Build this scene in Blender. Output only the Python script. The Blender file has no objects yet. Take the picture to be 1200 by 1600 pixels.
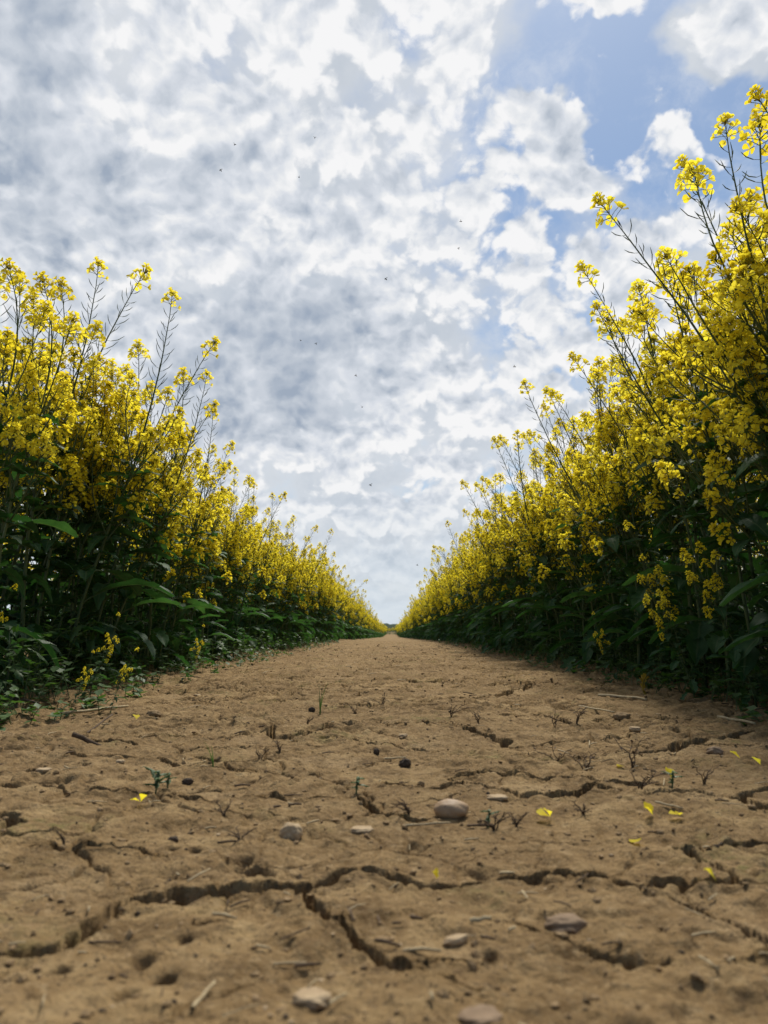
import bpy, math, random
import numpy as np
from mathutils import Vector, Matrix, Euler
R = math.radians
SC = bpy.context.scene
COL = SC.collection

# ---------------------------------------------------------------- camera
CAM_H = 0.17
PITCH, YAW = math.atan(185 / 1200), math.atan(12 / 1200)
cam_data = bpy.data.cameras.new('camera')
cam = bpy.data.objects.new('camera', cam_data)
COL.objects.link(cam)
cam.location = (0, 0, CAM_H)
cam.rotation_euler = (R(90) + PITCH, 0, YAW)
cam_data.sensor_fit = 'HORIZONTAL'
cam_data.sensor_width = 36
cam_data.lens = 36.0
cam_data.clip_start = 0.01
cam_data.clip_end = 5000
cam_data.dof.use_dof = True
cam_data.dof.focus_distance = 2.1
cam_data.dof.aperture_fstop = 13.5
SC.camera = cam
SC.render.resolution_x, SC.render.resolution_y = 768, 1024
SC.view_settings.view_transform = 'Standard'
SC.view_settings.look = 'None'
SC.view_settings.exposure = 0.0
SC.view_settings.gamma = 1.0
SC.cycles.use_denoising = True
SC.cycles.max_bounces = 8
SC.cycles.diffuse_bounces = 3
SC.cycles.transmission_bounces = 4
SC.cycles.transparent_max_bounces = 8

_cr = Euler((R(90) + PITCH, 0, YAW)).to_matrix()
def ray(px, py):
    """World direction through a pixel of the 1200x1600 photograph."""
    return (_cr @ Vector(((px - 600) / 1200, (800 - py) / 1200, -1))).normalized()
def ground_at(px, py, z=0.0):
    d = ray(px, py)
    t = (z - CAM_H) / d.z
    return (d.x * t, d.y * t)
def at_y(px, py, y):
    d = ray(px, py)
    t = y / d.y
    return Vector((d.x * t, y, CAM_H + d.z * t))

# ---------------------------------------------------------------- node helper
class NG:
    def __init__(self, tree):
        self.t = tree; self.n = tree.nodes; self.l = tree.links
        self.n.clear()
    def put(self, sock, v):
        if v is None: return
        if isinstance(v, bpy.types.NodeSocket): self.l.new(v, sock)
        elif isinstance(v, (tuple, list)) and len(v) == 3 and sock.type == 'RGBA': sock.default_value = (*v, 1)
        else: sock.default_value = v
    def new(self, typ, **kw):
        nd = self.n.new(typ)
        for k, v in kw.items(): setattr(nd, k, v)
        return nd
    def m(self, op, a, b=None, c=None, clamp=False):
        nd = self.new('ShaderNodeMath', operation=op, use_clamp=clamp)
        for i, v in enumerate((a, b, c)): self.put(nd.inputs[i], v)
        return nd.outputs[0]
    def v(self, op, a, b=None, out=0, scale=None):
        nd = self.new('ShaderNodeVectorMath', operation=op)
        self.put(nd.inputs[0], a); self.put(nd.inputs[1], b)
        if scale is not None: self.put(nd.inputs['Scale'], scale)
        return nd.outputs[out]
    def mr(self, v, a, b, c=0.0, d=1.0, kind='SMOOTHSTEP'):
        nd = self.new('ShaderNodeMapRange', interpolation_type=kind)
        for i, x in enumerate((v, a, b, c, d)): self.put(nd.inputs[i], x)
        return nd.outputs[0]
    def mix(self, f, a, b, blend='MIX'):
        nd = self.new('ShaderNodeMix', data_type='RGBA', blend_type=blend)
        self.put(nd.inputs[0], f); self.put(nd.inputs[6], a); self.put(nd.inputs[7], b)
        return nd.outputs[2]
    def noise(self, vec, scale, detail=4, rough=.5, dist=0, out=0, **kw):
        nd = self.new('ShaderNodeTexNoise', **kw)
        self.put(nd.inputs['Vector'], vec)
        nd.inputs['Scale'].default_value = scale; nd.inputs['Detail'].default_value = detail
        nd.inputs['Roughness'].default_value = rough; nd.inputs['Distortion'].default_value = dist
        return nd.outputs[out]
    def ramp(self, f, stops, interp='LINEAR'):
        nd = self.new('ShaderNodeValToRGB')
        cr = nd.color_ramp; cr.interpolation = interp
        while len(cr.elements) < len(stops): cr.elements.new(.5)
        for e, (p, c) in zip(cr.elements, stops):
            e.position = p; e.color = (*c, 1) if len(c) == 3 else c
        self.put(nd.inputs[0], f)
        return nd.outputs[0]

def lin(r, g, b):
    f = lambda c: (c / 255 / 12.92) if c / 255 <= .04045 else ((c / 255 + .055) / 1.055) ** 2.4
    return (f(r), f(g), f(b))

# ---------------------------------------------------------------- sky and sun
SUN_EL, SUN_AZ = 56, 14            # the sun stands ahead of the camera and a little to the right, behind thin cloud
world = bpy.data.worlds.new('World')
SC.world = world
world.use_nodes = True
g = NG(world.node_tree)
tc = g.new('ShaderNodeTexCoord').outputs['Generated']
nrm = g.v('NORMALIZE', tc)
sep = g.new('ShaderNodeSeparateXYZ'); g.put(sep.inputs[0], nrm)
dz = g.m('MAXIMUM', sep.outputs[2], 0.0)
inv = g.m('DIVIDE', 1.0, g.m('ADD', dz, .74))
cmb = g.new('ShaderNodeCombineXYZ')
g.put(cmb.inputs[0], g.m('MULTIPLY', sep.outputs[0], inv)); g.put(cmb.inputs[1], g.m('MULTIPLY', sep.outputs[1], inv)); cmb.inputs[2].default_value = 3.7
P = cmb.outputs[0]                  # a point on the cloud layer
warp = g.v('SUBTRACT', g.noise(P, 8, 5, .6, out=1), (.5, .5, .5))
dw = g.v('ADD', nrm, g.v('SCALE', warp, scale=.13))
def spot(px, py, rx, ry, amp):
    """A patch of thicker or thinner cloud round one direction of the sky."""
    d = ray(px, py)
    q = g.v('MULTIPLY', g.v('SUBTRACT', dw, tuple(d)), (1200 / rx, 1200 / ry, 1200 / ry))
    return g.mr(g.v('LENGTH', q, out=1), .15, 1.3, amp, 0.0)
def spots(lst):
    s = None
    for a in lst:
        o = spot(*a); s = o if s is None else g.m('ADD', s, o)
    return s
COVER = [(1040, 120, 205, 160, -.66), (1120, 10, 150, 80, -.3), (820, 270, 95, 110, -.36), (940, 230, 100, 60, -.25), (1190, 215, 120, 90, -.34), (640, 50, 70, 38, -.22), (730, 385, 80, 50, -.12),
         (740, 745, 140, 26, -.20), (560, 150, 55, 45, -.2), (950, 430, 180, 130, .08), (760, 140, 120, 130, .12),
         (1140, 62, 115, 66, 1.25), (890, 188, 66, 38, 1.05), (890, 268, 105, 52, .80), (965, 22, 50, 36, .75), (1060, 225, 80, 36, .7), (1010, 160, 40, 26, .5),
         (70, 110, 160, 190, .30), (150, 330, 260, 150, .24), (450, 560, 260, 170, .30), (340, 660, 200, 90, .22), (640, 845, 130, 60, .25), (470, 260, 150, 120, .12), (130, 560, 200, 200, .2)]
DARK = [(40, 90, 100, 150, .5), (60, 285, 150, 70, .40), (230, 310, 140, 60, .30), (340, 240, 90, 80, .22), (440, 520, 250, 120, .58), (540, 615, 130, 70, .30), (350, 660, 230, 80, .48),
        (470, 215, 40, 50, .25), (640, 880, 90, 30, .35), (330, 90, 80, 60, .2), (600, 800, 90, 40, .28), (120, 400, 220, 80, .2)]
LITE = [(520, 60, 300, 150, .12), (260, 200, 70, 40, .2), (560, 560, 60, 60, .1), (120, 180, 70, 40, .2), (700, 640, 150, 60, .2), (850, 480, 200, 150, .04)]
cover = spots(COVER); dark = g.m('MULTIPLY', spots(DARK), .84); lite = spots(LITE)
sunv = Vector((math.sin(R(SUN_AZ)) * math.cos(R(SUN_EL)), math.cos(R(SUN_AZ)) * math.cos(R(SUN_EL)), math.sin(R(SUN_EL))))
Pw = g.v('ADD', P, g.v('SCALE', warp, scale=.055))
def density(p):
    n1 = g.noise(p, 6.0, 3, .5, noise_dimensions='2D')
    n2 = g.noise(p, 17.0, 8, .66, noise_dimensions='2D')
    vo = g.new('ShaderNodeTexVoronoi', feature='SMOOTH_F1', voronoi_dimensions='2D')
    g.put(vo.inputs['Vector'], p); vo.inputs['Scale'].default_value = 18.0; vo.inputs['Detail'].default_value = 2.0
    vo.inputs['Roughness'].default_value = .5; vo.inputs['Smoothness'].default_value = .36; vo.inputs['Lacunarity'].default_value = 2.3
    bil = g.m('SUBTRACT', .42, vo.outputs['Distance'])
    s = g.m('ADD', g.m('MULTIPLY', g.m('SUBTRACT', n1, .5), .70), g.m('MULTIPLY', g.m('SUBTRACT', n2, .5), 1.0))
    return g.m('ADD', s, g.m('MULTIPLY', bil, .95)), bil, n2
d0, bil, n2 = density(Pw)
d1 = density(g.v('ADD', Pw, (0.012 * sunv.x, 0.014, 0)))[0]
behind = g.mr(sep.outputs[1], .15, -.55, 0, -.95)                 # unseen clearing added behind the camera, to dim the sky light from there
D = g.m('ADD', g.m('ADD', d0, .55), g.m('ADD', cover, behind))
alpha = g.mr(D, -.05, .27)
body = g.mr(g.m('ADD', g.m('ADD', cover, g.m('MULTIPLY', dark, .8)), .30), .1, .8)     # how thick the sheet is hereabouts
core = g.mr(D, .10, .85, 0, 1)
relief = g.m('MULTIPLY', g.m('MULTIPLY', g.m('SUBTRACT', d0, d1), g.mr(dark, .1, .7, 1, .45)), 1.35)
shade = g.m('ADD', g.m('MULTIPLY', g.m('MULTIPLY', core, g.mr(body, 0, 1, .30, .85)), .45), g.m('SUBTRACT', g.m('MULTIPLY', dark, .75), lite))
shade = g.m('SUBTRACT', g.m('ADD', shade, g.m('ADD', g.m('MULTIPLY', core, .10), .06)), relief)
cloud = g.ramp(g.m('MULTIPLY', g.m('ADD', shade, .15), .77, clamp=True),
               [(0.0, lin(246, 246, 247)), (.15, lin(234, 236, 239)), (.36, lin(217, 222, 230)), (.66, lin(192, 200, 211)), (1.0, lin(158, 171, 189))])
sky = g.new('ShaderNodeTexSky', sky_type='NISHITA')
sky.sun_disc = False
sky.sun_elevation = R(SUN_EL); sky.sun_rotation = R(SUN_AZ)
sky.air_density = 1.0; sky.dust_density = .6; sky.ozone_density = 1.5
SKY = .10
skyc = g.mix(1.0, sky.outputs[0], (.86, .97, 1.02), 'MULTIPLY')
cl10 = g.v('SCALE', cloud, scale=1 / SKY)
# a thin higher sheet of cloud shows between the puffs
veil_n = g.noise(P, 8.0, 5, .6, noise_dimensions='2D')
veil = g.mr(g.m('ADD', g.m('ADD', cover, g.m('ADD', behind, spots([(880, 330, 330, 330, -.20)]))), g.m('MULTIPLY', g.m('SUBTRACT', veil_n, .5), .8)), -.36, .04, 0, .94)
veil_c = g.mix(g.mr(g.m('ADD', veil_n, g.m('MULTIPLY', dark, .5)), .35, .8), lin(219, 223, 228), lin(194, 202, 212))
wisp = g.m('MULTIPLY', g.mr(g.noise(Pw, 9.0, 7, .66, noise_dimensions='2D'), .45, .80), g.mr(behind, -.5, 0, 0, .55))
skyc = g.mix(wisp, skyc, tuple(c / SKY for c in lin(226, 231, 238)))
skyc = g.mix(veil, skyc, g.v('SCALE', veil_c, scale=1 / SKY))
# haze low over the horizon
low = g.mr(dz, 0.0, .20, .85, 0.0)
cl10 = g.mix(g.mr(dz, 0.0, .22, .85, 0.0), cl10, tuple(c / SKY for c in lin(208, 219, 228)))
fin = g.mix(g.m('MAXIMUM', alpha, low), skyc, cl10)
bg = g.new('ShaderNodeBackground'); g.put(bg.inputs[0], fin); bg.inputs[1].default_value = SKY
wo = g.new('ShaderNodeOutputWorld'); g.l.new(bg.outputs[0], wo.inputs[0])
world.cycles.sampling_method = 'MANUAL'
world.cycles.sample_map_resolution = 512

sun_data = bpy.data.lights.new('sun', 'SUN')
sun_data.energy = 4.2; sun_data.angle = R(9); sun_data.color = (1, .95, .86)
sun = bpy.data.objects.new('sun', sun_data)
COL.objects.link(sun)
sun.rotation_euler = (-sunv).to_track_quat('-Z', 'Y').to_euler()

# ---------------------------------------------------------------- numpy noise
def _hash(ix, iy, seed):
    h = (ix.astype(np.int64) * 374761393 + iy.astype(np.int64) * 668265263 + seed * 974634777) & 0xFFFFFFFF
    h = ((h ^ (h >> 13)) * 1274126177) & 0xFFFFFFFF
    return ((h ^ (h >> 16)) & 0xFFFFFF) / float(0xFFFFFF)
def vnoise(x, y, seed=0):
    """Gradient noise, about -1..1."""
    x0 = np.floor(x); y0 = np.floor(y); fx = x - x0; fy = y - y0
    u = fx * fx * fx * (fx * (fx * 6 - 15) + 10); v = fy * fy * fy * (fy * (fy * 6 - 15) + 10)
    def gr(i, j):
        a = _hash(x0 + i, y0 + j, seed) * 2 * np.pi
        return np.cos(a) * (fx - i) + np.sin(a) * (fy - j)
    a = gr(0, 0); b = gr(1, 0); c = gr(0, 1); d = gr(1, 1)
    return (a + (b - a) * u + (c - a) * v + (a - b - c + d) * u * v) * 1.5
def fbm(x, y, octs, seed=0, gain=.5, ridged=False):
    s = np.zeros_like(x); a = 1.0
    for k in range(octs):
        n = vnoise(x, y, seed + k * 17)
        s += a * ((1 - 2 * np.abs(n)) if ridged else n)
        x = x * 2.03 + 11.3; y = y * 2.03 - 7.1; a *= gain
    return s
def worley(x, y, seed=0):
    """F1 and F2 of a jittered lattice."""
    xi = np.floor(x); yi = np.floor(y)
    f1 = np.full_like(x, 9.0); f2 = np.full_like(x, 9.0); cid = np.zeros_like(x)
    for i in (-1, 0, 1):
        for j in (-1, 0, 1):
            px = xi + i + _hash(xi + i, yi + j, seed); py = yi + j + _hash(xi + i, yi + j, seed + 5)
            d = np.hypot(px - x, py - y)
            near = d < f1
            f2 = np.where(near, f1, np.minimum(f2, d)); cid = np.where(near, _hash(xi + i, yi + j, seed + 9), cid); f1 = np.where(near, d, f1)
    return f1, f2, cid

# ---------------------------------------------------------------- the path and the ground under the crop
def axis(parts):
    out = [parts[0][0]]
    for a, b, step in parts:
        n = max(1, int(round((b - a) / step)))
        out += list(np.linspace(a, b, n + 1)[1:])
    return np.array(out)
def grow(a, b, first, ratio):
    out = [a]; s = first
    while out[-1] < b:
        out.append(out[-1] + s); s *= ratio
    out[-1] = b
    return out[1:]
_half = [0.0] + list(np.arange(.0017, .46, .0017)) + grow(.459, 1.5, .0018, 1.010) + grow(1.5, 400, .02, 1.16)
XS = np.array([-v for v in _half[:0:-1]] + _half)
YS = np.array([-60, -20, -8, -4, -2, -1.2, -.8, -.5, -.3, -.15, -.05, .03, .10, .15, .20, .23] + list(np.arange(.25, .85, .0016)) + grow(.85, 16, .0016, 1.0042) + grow(16, 900, .08, 1.10))
GX, GY = np.meshgrid(XS, YS)
NEAR = (YS > .2) & (YS < 17)
NX = np.abs(XS) < 2.0
SUB = np.ix_(NEAR, NX)
x = GX[SUB]; y = GY[SUB]
H = np.zeros_like(GX)

def base_height(x, y):
    z = -.0075 * np.clip(y - 11, 0, 60)                                         # the field falls away beyond the crest
    z = z + .035 * np.clip((np.abs(x) - .72) / .3, 0, 1) ** 2
    return z
H += base_height(GX, GY)
h = .007 * fbm(x * 2.3, y * 2.3, 3, 1) + .0030 * fbm(x * 9, y * 9, 3, 2) + (.0019 + .0022 * np.clip((y - .7) / 1.2, 0, 1)) * fbm(x * 34, y * 30, 5, 3, .58)
pk1, pk2, pkc = worley(x * 38 + 3 + .3 * vnoise(x * 90, y * 90, 14), y * 34 + .3 * vnoise(x * 90, y * 90, 15), 91)
h -= .0026 * np.clip(1 - pk1 * 2.2, 0, 1) ** .6 * (pkc > .72) * np.clip(fbm(x * 4, y * 4, 2, 33) + .45, 0, 1)      # small pock marks
f1, f2, cid = worley(x * 16 + .25 * vnoise(x * 30, y * 30, 4), y * 16 + .25 * vnoise(x * 30, y * 30, 6), 7)
h += .0035 * (cid - .5) * np.clip((f2 - f1) * 5, 0, 1)                           # crusted plates at slightly different levels
f1b, f2b, cidb = worley(x * 62, y * 62, 19)
lump = np.clip(1 - f1b * 1.7, 0, 1) ** .7 * (cidb > .80)
h += lump * .0042 * np.clip(fbm(x * 5, y * 5, 2, 31) + .35 + .9 * (np.abs(x) > .7), 0, 1.2)   # loose crumbs pressed in the crust
flake = fbm(x * 20, y * 20, 3, 41)
h += (.0026 + .0040 * np.clip((y - .7) / 1.2, 0, 1)) * np.tanh(flake * 9) * np.clip(fbm(x * 3, y * 3, 2, 43) + .3, 0, 1) + .0011 * np.tanh(fbm(x * 55, y * 45, 3, 45) * 6) * np.clip(fbm(x * 6, y * 6, 2, 47) + .4, 0, 1)   # flaked skin with a sharp step
rough = np.clip((np.abs(x) - .60) / .25, 0, 1)
h += rough * (.010 * fbm(x * 13, y * 13, 4, 51, .6))
# fine hair cracks everywhere
wx = x + .02 * vnoise(x * 14, y * 14, 61) + .006 * vnoise(x * 60, y * 60, 63); wy = y + .02 * vnoise(x * 14, y * 14, 62) + .006 * vnoise(x * 60, y * 60, 64)
g1, g2, _ = worley(wx * 6.5, wy * 5.0, 71)
hair = np.clip(1 - (g2 - g1) / (.030 + .012 * np.clip(y - .8, 0, 5)), 0, 1) * np.clip(vnoise(x * 2.7, y * 2.7, 73) * 2.2 + .3, 0, 1)
h -= .013 * hair
g1, g2, _ = worley(wx * 17 + 5, wy * 14, 75)
h -= .0045 * np.clip(1 - (g2 - g1) / .06, 0, 1) * np.clip(vnoise(x * 4, y * 4, 77) * 2.5 - .25, 0, 1)

def fract(pts, rng, it=3, amp=.16):
    for _ in range(it):
        out = [pts[0]]
        for a, b in zip(pts, pts[1:]):
            d = (b[0] - a[0], b[1] - a[1]); L = math.hypot(*d) + 1e-9
            o = rng.uniform(-amp, amp)
            out += [((a[0] + b[0]) / 2 - d[1] * o, (a[1] + b[1]) / 2 + d[0] * o), b]
        pts = out
    return pts
xs_n = XS[NX]; ys_n = YS[NEAR]
rag = vnoise(x * 70, y * 70, 81) * .5 + vnoise(x * 190, y * 190, 82) * .35
def carve(pts, width, depth, rng, taper=(1, 1), it=3, amp=.16):
    pts = fract(pts, rng, it, amp)
    n = len(pts) - 1
    ph = rng.uniform(0, 9)
    for k, (a, b) in enumerate(zip(pts, pts[1:])):
        t = (k + .5) / n
        w = width * (.82 + .22 * math.sin(ph + t * 21) * math.sin(ph * 2 + t * 9)) * min(1, .25 + t * 6 * 1 if taper[0] else 1, .25 + (1 - t) * 6 if taper[1] else 1)
        m = w * 2.6
        i0, i1 = np.searchsorted(xs_n, (min(a[0], b[0]) - m, max(a[0], b[0]) + m)); j0, j1 = np.searchsorted(ys_n, (min(a[1], b[1]) - m, max(a[1], b[1]) + m))
        if i1 <= i0 or j1 <= j0: continue
        X = x[j0:j1, i0:i1]; Y = y[j0:j1, i0:i1]
        dx, dy = b[0] - a[0], b[1] - a[1]
        s = np.clip(((X - a[0]) * dx + (Y - a[1]) * dy) / (dx * dx + dy * dy + 1e-12), 0, 1)
        d = np.hypot(X - a[0] - s * dx, Y - a[1] - s * dy) / w + rag[j0:j1, i0:i1] * .45
        cut = depth * np.clip((1.0 - d) / .28, 0, 1) ** .7
        CUT[j0:j1, i0:i1] = np.maximum(CUT[j0:j1, i0:i1], cut)
        lip = .0022 * min(1, depth / .02) * np.exp(-((d - 1.5) / .6) ** 2)
        LIP[j0:j1, i0:i1] = np.maximum(LIP[j0:j1, i0:i1], lip)
CUT = np.zeros_like(x); LIP = np.zeros_like(x)
rng = random.Random(5)
def px_line(*p): return [ground_at(*q) for q in p]
CRACKS = [
    (px_line((-40, 1492), (40, 1478), (100, 1465), (135, 1447), (170, 1422), (200, 1402), (250, 1392), (310, 1389), (375, 1383), (420, 1380), (470, 1384)), .0092, .030),
    (px_line((190, 1404), (250, 1392), (310, 1388), (375, 1382), (430, 1378), (485, 1372)), .0135, .040),
    (px_line((470, 1384), (500, 1368), (540, 1362), (620, 1363), (680, 1369), (740, 1369), (800, 1362), (850, 1360), (910, 1368), (960, 1378), (1010, 1385), (1060, 1380), (1110, 1378), (1160, 1380), (1240, 1374)), .0068, .026),
    (px_line((462, 1380), (478, 1398), (500, 1420), (525, 1440), (550, 1465), (580, 1490), (620, 1510), (665, 1516)), .0044, .026),
    (px_line((1240, 1308), (1150, 1320), (1110, 1328), (1060, 1335), (1090, 1345), (1120, 1355), (1140, 1370), (1150, 1379)), .0062, .028),
    (px_line((1045, 1398), (1080, 1410), (1110, 1425), (1150, 1445), (1230, 1490)), .0048, .026),
    (px_line((905, 1180), (960, 1178), (1000, 1178), (1050, 1172), (1090, 1161), (1112, 1154)), .013, .040),
    (px_line((1030, 1176), (1060, 1170), (1090, 1161), (1150, 1160), (1230, 1143)), .017, .045),
    (px_line((815, 1252), (840, 1247), (870, 1246), (905, 1243), (928, 1232)), .0095, .030),
    (px_line((815, 1252), (790, 1240), (760, 1230), (720, 1226), (700, 1218)), .006, .020),
    (px_line((905, 1214), (950, 1225), (1000, 1228), (1045, 1228)), .009, .026),
    (px_line((1240, 1228), (1165, 1243), (1155, 1250), (1180, 1262), (1240, 1272)), .0095, .032),
    (px_line((705, 1093), (750, 1090), (795, 1079), (820, 1066)), .018, .040),
    (px_line((835, 1112), (870, 1120), (900, 1127)), .016, .035),
    (px_line((728, 1140), (765, 1150), (800, 1167)), .012, .032),
    (px_line((425, 1140), (432, 1151), (470, 1146), (522, 1133)), .011, .032),
    (px_line((5, 1230), (60, 1227), (100, 1236), (195, 1234)), .0085, .026),
    (px_line((88, 1162), (150, 1160), (212, 1168)), .010, .028),
    (px_line((-20, 1285), (16, 1280), (6, 1300), (-20, 1306)), .010, .030),
    (px_line((40, 1320), (100, 1326), (150, 1322), (260, 1331)), .0040, .016),
    (px_line((560, 1250), (582, 1264), (640, 1280), (672, 1276)), .0060, .018),
    (px_line((600, 1227), (660, 1236), (712, 1230), (722, 1221)), .0055, .018),
    (px_line((560, 1090), (600, 1080), (660, 1083)), .018, .030),
    (px_line((600, 1063), (650, 1066), (760, 1067)), .024, .035),
    (px_line((430, 1060), (500, 1056), (560, 1060)), .022, .03),
    (px_line((600, 1500), (640, 1525), (700, 1530), (760, 1560)), .0022, .010),
    (px_line((780, 1425), (830, 1440), (930, 1485), (1000, 1500), (1200, 1495)), .0026, .010),
    (px_line((0, 1205), (90, 1195), (140, 1200)), .007, .018),
    (px_line((300, 1182), (360, 1192), (420, 1188)), .007, .018),
    (px_line((120, 1152), (220, 1147), (330, 1153), (425, 1141)), .006, .02), (px_line((522, 1133), (600, 1139), (680, 1135), (728, 1141)), .007, .02),
    (px_line((195, 1234), (300, 1243), (420, 1240), (545, 1248)), .005, .018), (px_line((700, 1218), (780, 1212), (860, 1217), (908, 1214)), .005, .018),
    (px_line((900, 1127), (980, 1120), (1060, 1124), (1160, 1112)), .010, .03), (px_line((820, 1066), (880, 1075), (960, 1072)), .014, .03),
    (px_line((250, 1085), (340, 1078), (430, 1083)), .012, .025), (px_line((520, 1101), (600, 1097), (705, 1094)), .009, .022),
    (px_line((930, 1233), (1010, 1245), (1090, 1241), (1160, 1250)), .006, .02), (px_line((655, 1513), (720, 1500), (800, 1506)), .0024, .012),
]
for pts, w, dep in CRACKS:
    carve(pts, w * .85, dep * 1.4, rng)
for _ in range(95):                                                              # short cracks farther along the path
    cx = rng.uniform(-.75, .75); cy = rng.uniform(1.0, 7.5); a = rng.gauss(0, .5); L = rng.uniform(.08, .45)
    pts = [(cx + (s - .5) * L * math.cos(a), cy + (s - .5) * L * math.sin(a) + rng.uniform(-.03, .03)) for s in np.linspace(0, 1, 4)]
    carve(pts, rng.uniform(.0025, .005) * (1 + cy * .4), .024, rng)
PITS = [(392, 1345, .013, .034), (408, 1352, .011, .028), (380, 1333, .008, .016), (320, 1436, .009, .016), (352, 1425, .005, .010), (291, 1458, .004, .012), (225, 1492, .008, .012),
        (258, 1520, .007, .014), (192, 1546, .007, .010), (95, 1502, .006, .012), (33, 1520, .004, .008), (480, 1392, .011, .036), (170, 1385, .003, .006), (50, 1555, .004, .008),
        (940, 1520, .004, .008), (768, 1486, .005, .010), (985, 1495, .004, .008), (270, 1322, .006, .010), (305, 1322, .006, .008), (815, 1405, .003, .008), (500, 1195, .014, .012), (465, 1170, .014, .014)]
for px, py, r, dep in PITS:
    cx, cy = ground_at(px, py)
    d = np.hypot(x - cx, (y - cy) * .8) / r + rag * .5
    CUT = np.maximum(CUT, 1.1 * dep * np.clip((.95 - d) / .8, 0, 1) ** .8)
h = h * np.clip(1 - CUT / .02, .2, 1) + LIP - CUT
edge = np.clip((y - .2) / .06, 0, 1) * np.clip((17 - y) / 3, 0, 1) * np.clip((2.0 - np.abs(x)) / .3, 0, 1)
H[SUB] += h * edge
def height(px, py):
    i = np.clip(np.searchsorted(XS, px), 1, len(XS) - 1); j = np.clip(np.searchsorted(YS, py), 1, len(YS) - 1)
    fx = (px - XS[i - 1]) / (XS[i] - XS[i - 1]); fy = (py - YS[j - 1]) / (YS[j] - YS[j - 1])
    return float((H[j - 1, i - 1] * (1 - fx) + H[j - 1, i] * fx) * (1 - fy) + (H[j, i - 1] * (1 - fx) + H[j, i] * fx) * fy)

def np_mesh(name, verts, quads, mats, smooth=True, attrs=None):
    me = bpy.data.meshes.new(name)
    n = len(quads)
    me.vertices.add(len(verts)); me.vertices.foreach_set('co', np.asarray(verts, np.float32).ravel())
    k = quads.shape[1]
    me.loops.add(n * k); me.loops.foreach_set('vertex_index', quads.astype(np.int32).ravel())
    me.polygons.add(n); me.polygons.foreach_set('loop_start', np.arange(0, n * k, k, dtype=np.int32))
    me.polygons.foreach_set('use_smooth', np.full(n, smooth))
    for m in mats: me.materials.append(m)
    me.update(calc_edges=True)
    return me
def soil_material():
    m = bpy.data.materials.new('dry_soil'); m.use_nodes = True
    g = NG(m.node_tree)
    P = g.new('ShaderNodeTexCoord').outputs['Object']
    big = g.noise(P, 2.2, 4, .55); mid = g.noise(P, 17, 5, .6); fin = g.noise(P, 210, 4, .65); spk = g.noise(P, 420, 2, .6)
    c = g.ramp(mid, [(.30, (.122, .074, .030)), (.5, (.250, .161, .071)), (.70, (.380, .264, .125))])
    c = g.mix(g.mr(big, .40, .62, 0, .60), c, (.190, .119, .052))
    pt = g.noise(P, 6.5, 5, .65)
    c = g.mix(g.mr(pt, .52, .68, 0, .60), c, (.355, .245, .125))
    c = g.mix(g.mr(fin, .45, .75, 0, .55), c, (.40, .285, .145))
    c = g.mix(g.mr(spk, .58, .70, 0, .85), c, (.07, .046, .027))
    gr = g.noise(P, 75, 5, .7)
    c = g.mix(g.mr(gr, .54, .66, 0, .55), c, (.105, .066, .034))
    c = g.mix(g.mr(gr, .44, .34, 0, .45), c, (.42, .30, .16))
    moss = g.m('MULTIPLY', g.mr(g.noise(P, 5.2, 3, .6), .54, .72), g.mr(g.noise(P, 60, 3, .6), .40, .66))
    c = g.mix(g.m('MULTIPLY', moss, .65), c, (.15, .145, .045))
    b = g.new('ShaderNodeBsdfPrincipled'); g.put(b.inputs['Base Color'], c); b.inputs['Roughness'].default_value = .95
    b.inputs['Specular IOR Level'].default_value = .15
    hh = g.m('ADD', g.m('MULTIPLY', g.noise(P, 150, 5, .65), 1.0), g.m('MULTIPLY', g.noise(P, 640, 3, .6), .35))
    bp = g.new('ShaderNodeBump'); bp.inputs['Distance'].default_value = .0060; bp.inputs['Strength'].default_value = 1.0
    g.put(bp.inputs['Height'], hh); g.l.new(bp.outputs[0], b.inputs['Normal'])
    o = g.new('ShaderNodeOutputMaterial'); g.l.new(b.outputs[0], o.inputs[0])
    return m
SOIL = soil_material()
ny, nx = H.shape
idx = np.arange(ny * nx).reshape(ny, nx)
quads = np.stack([idx[:-1, :-1], idx[:-1, 1:], idx[1:, 1:], idx[1:, :-1]], -1).reshape(-1, 4)
ground = bpy.data.objects.new('ground', np_mesh('ground', np.stack([GX, GY, H], -1).reshape(-1, 3), quads, [SOIL]))
COL.objects.link(ground); ground['kind'] = 'structure'
print('ground verts', ny * nx)

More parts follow.
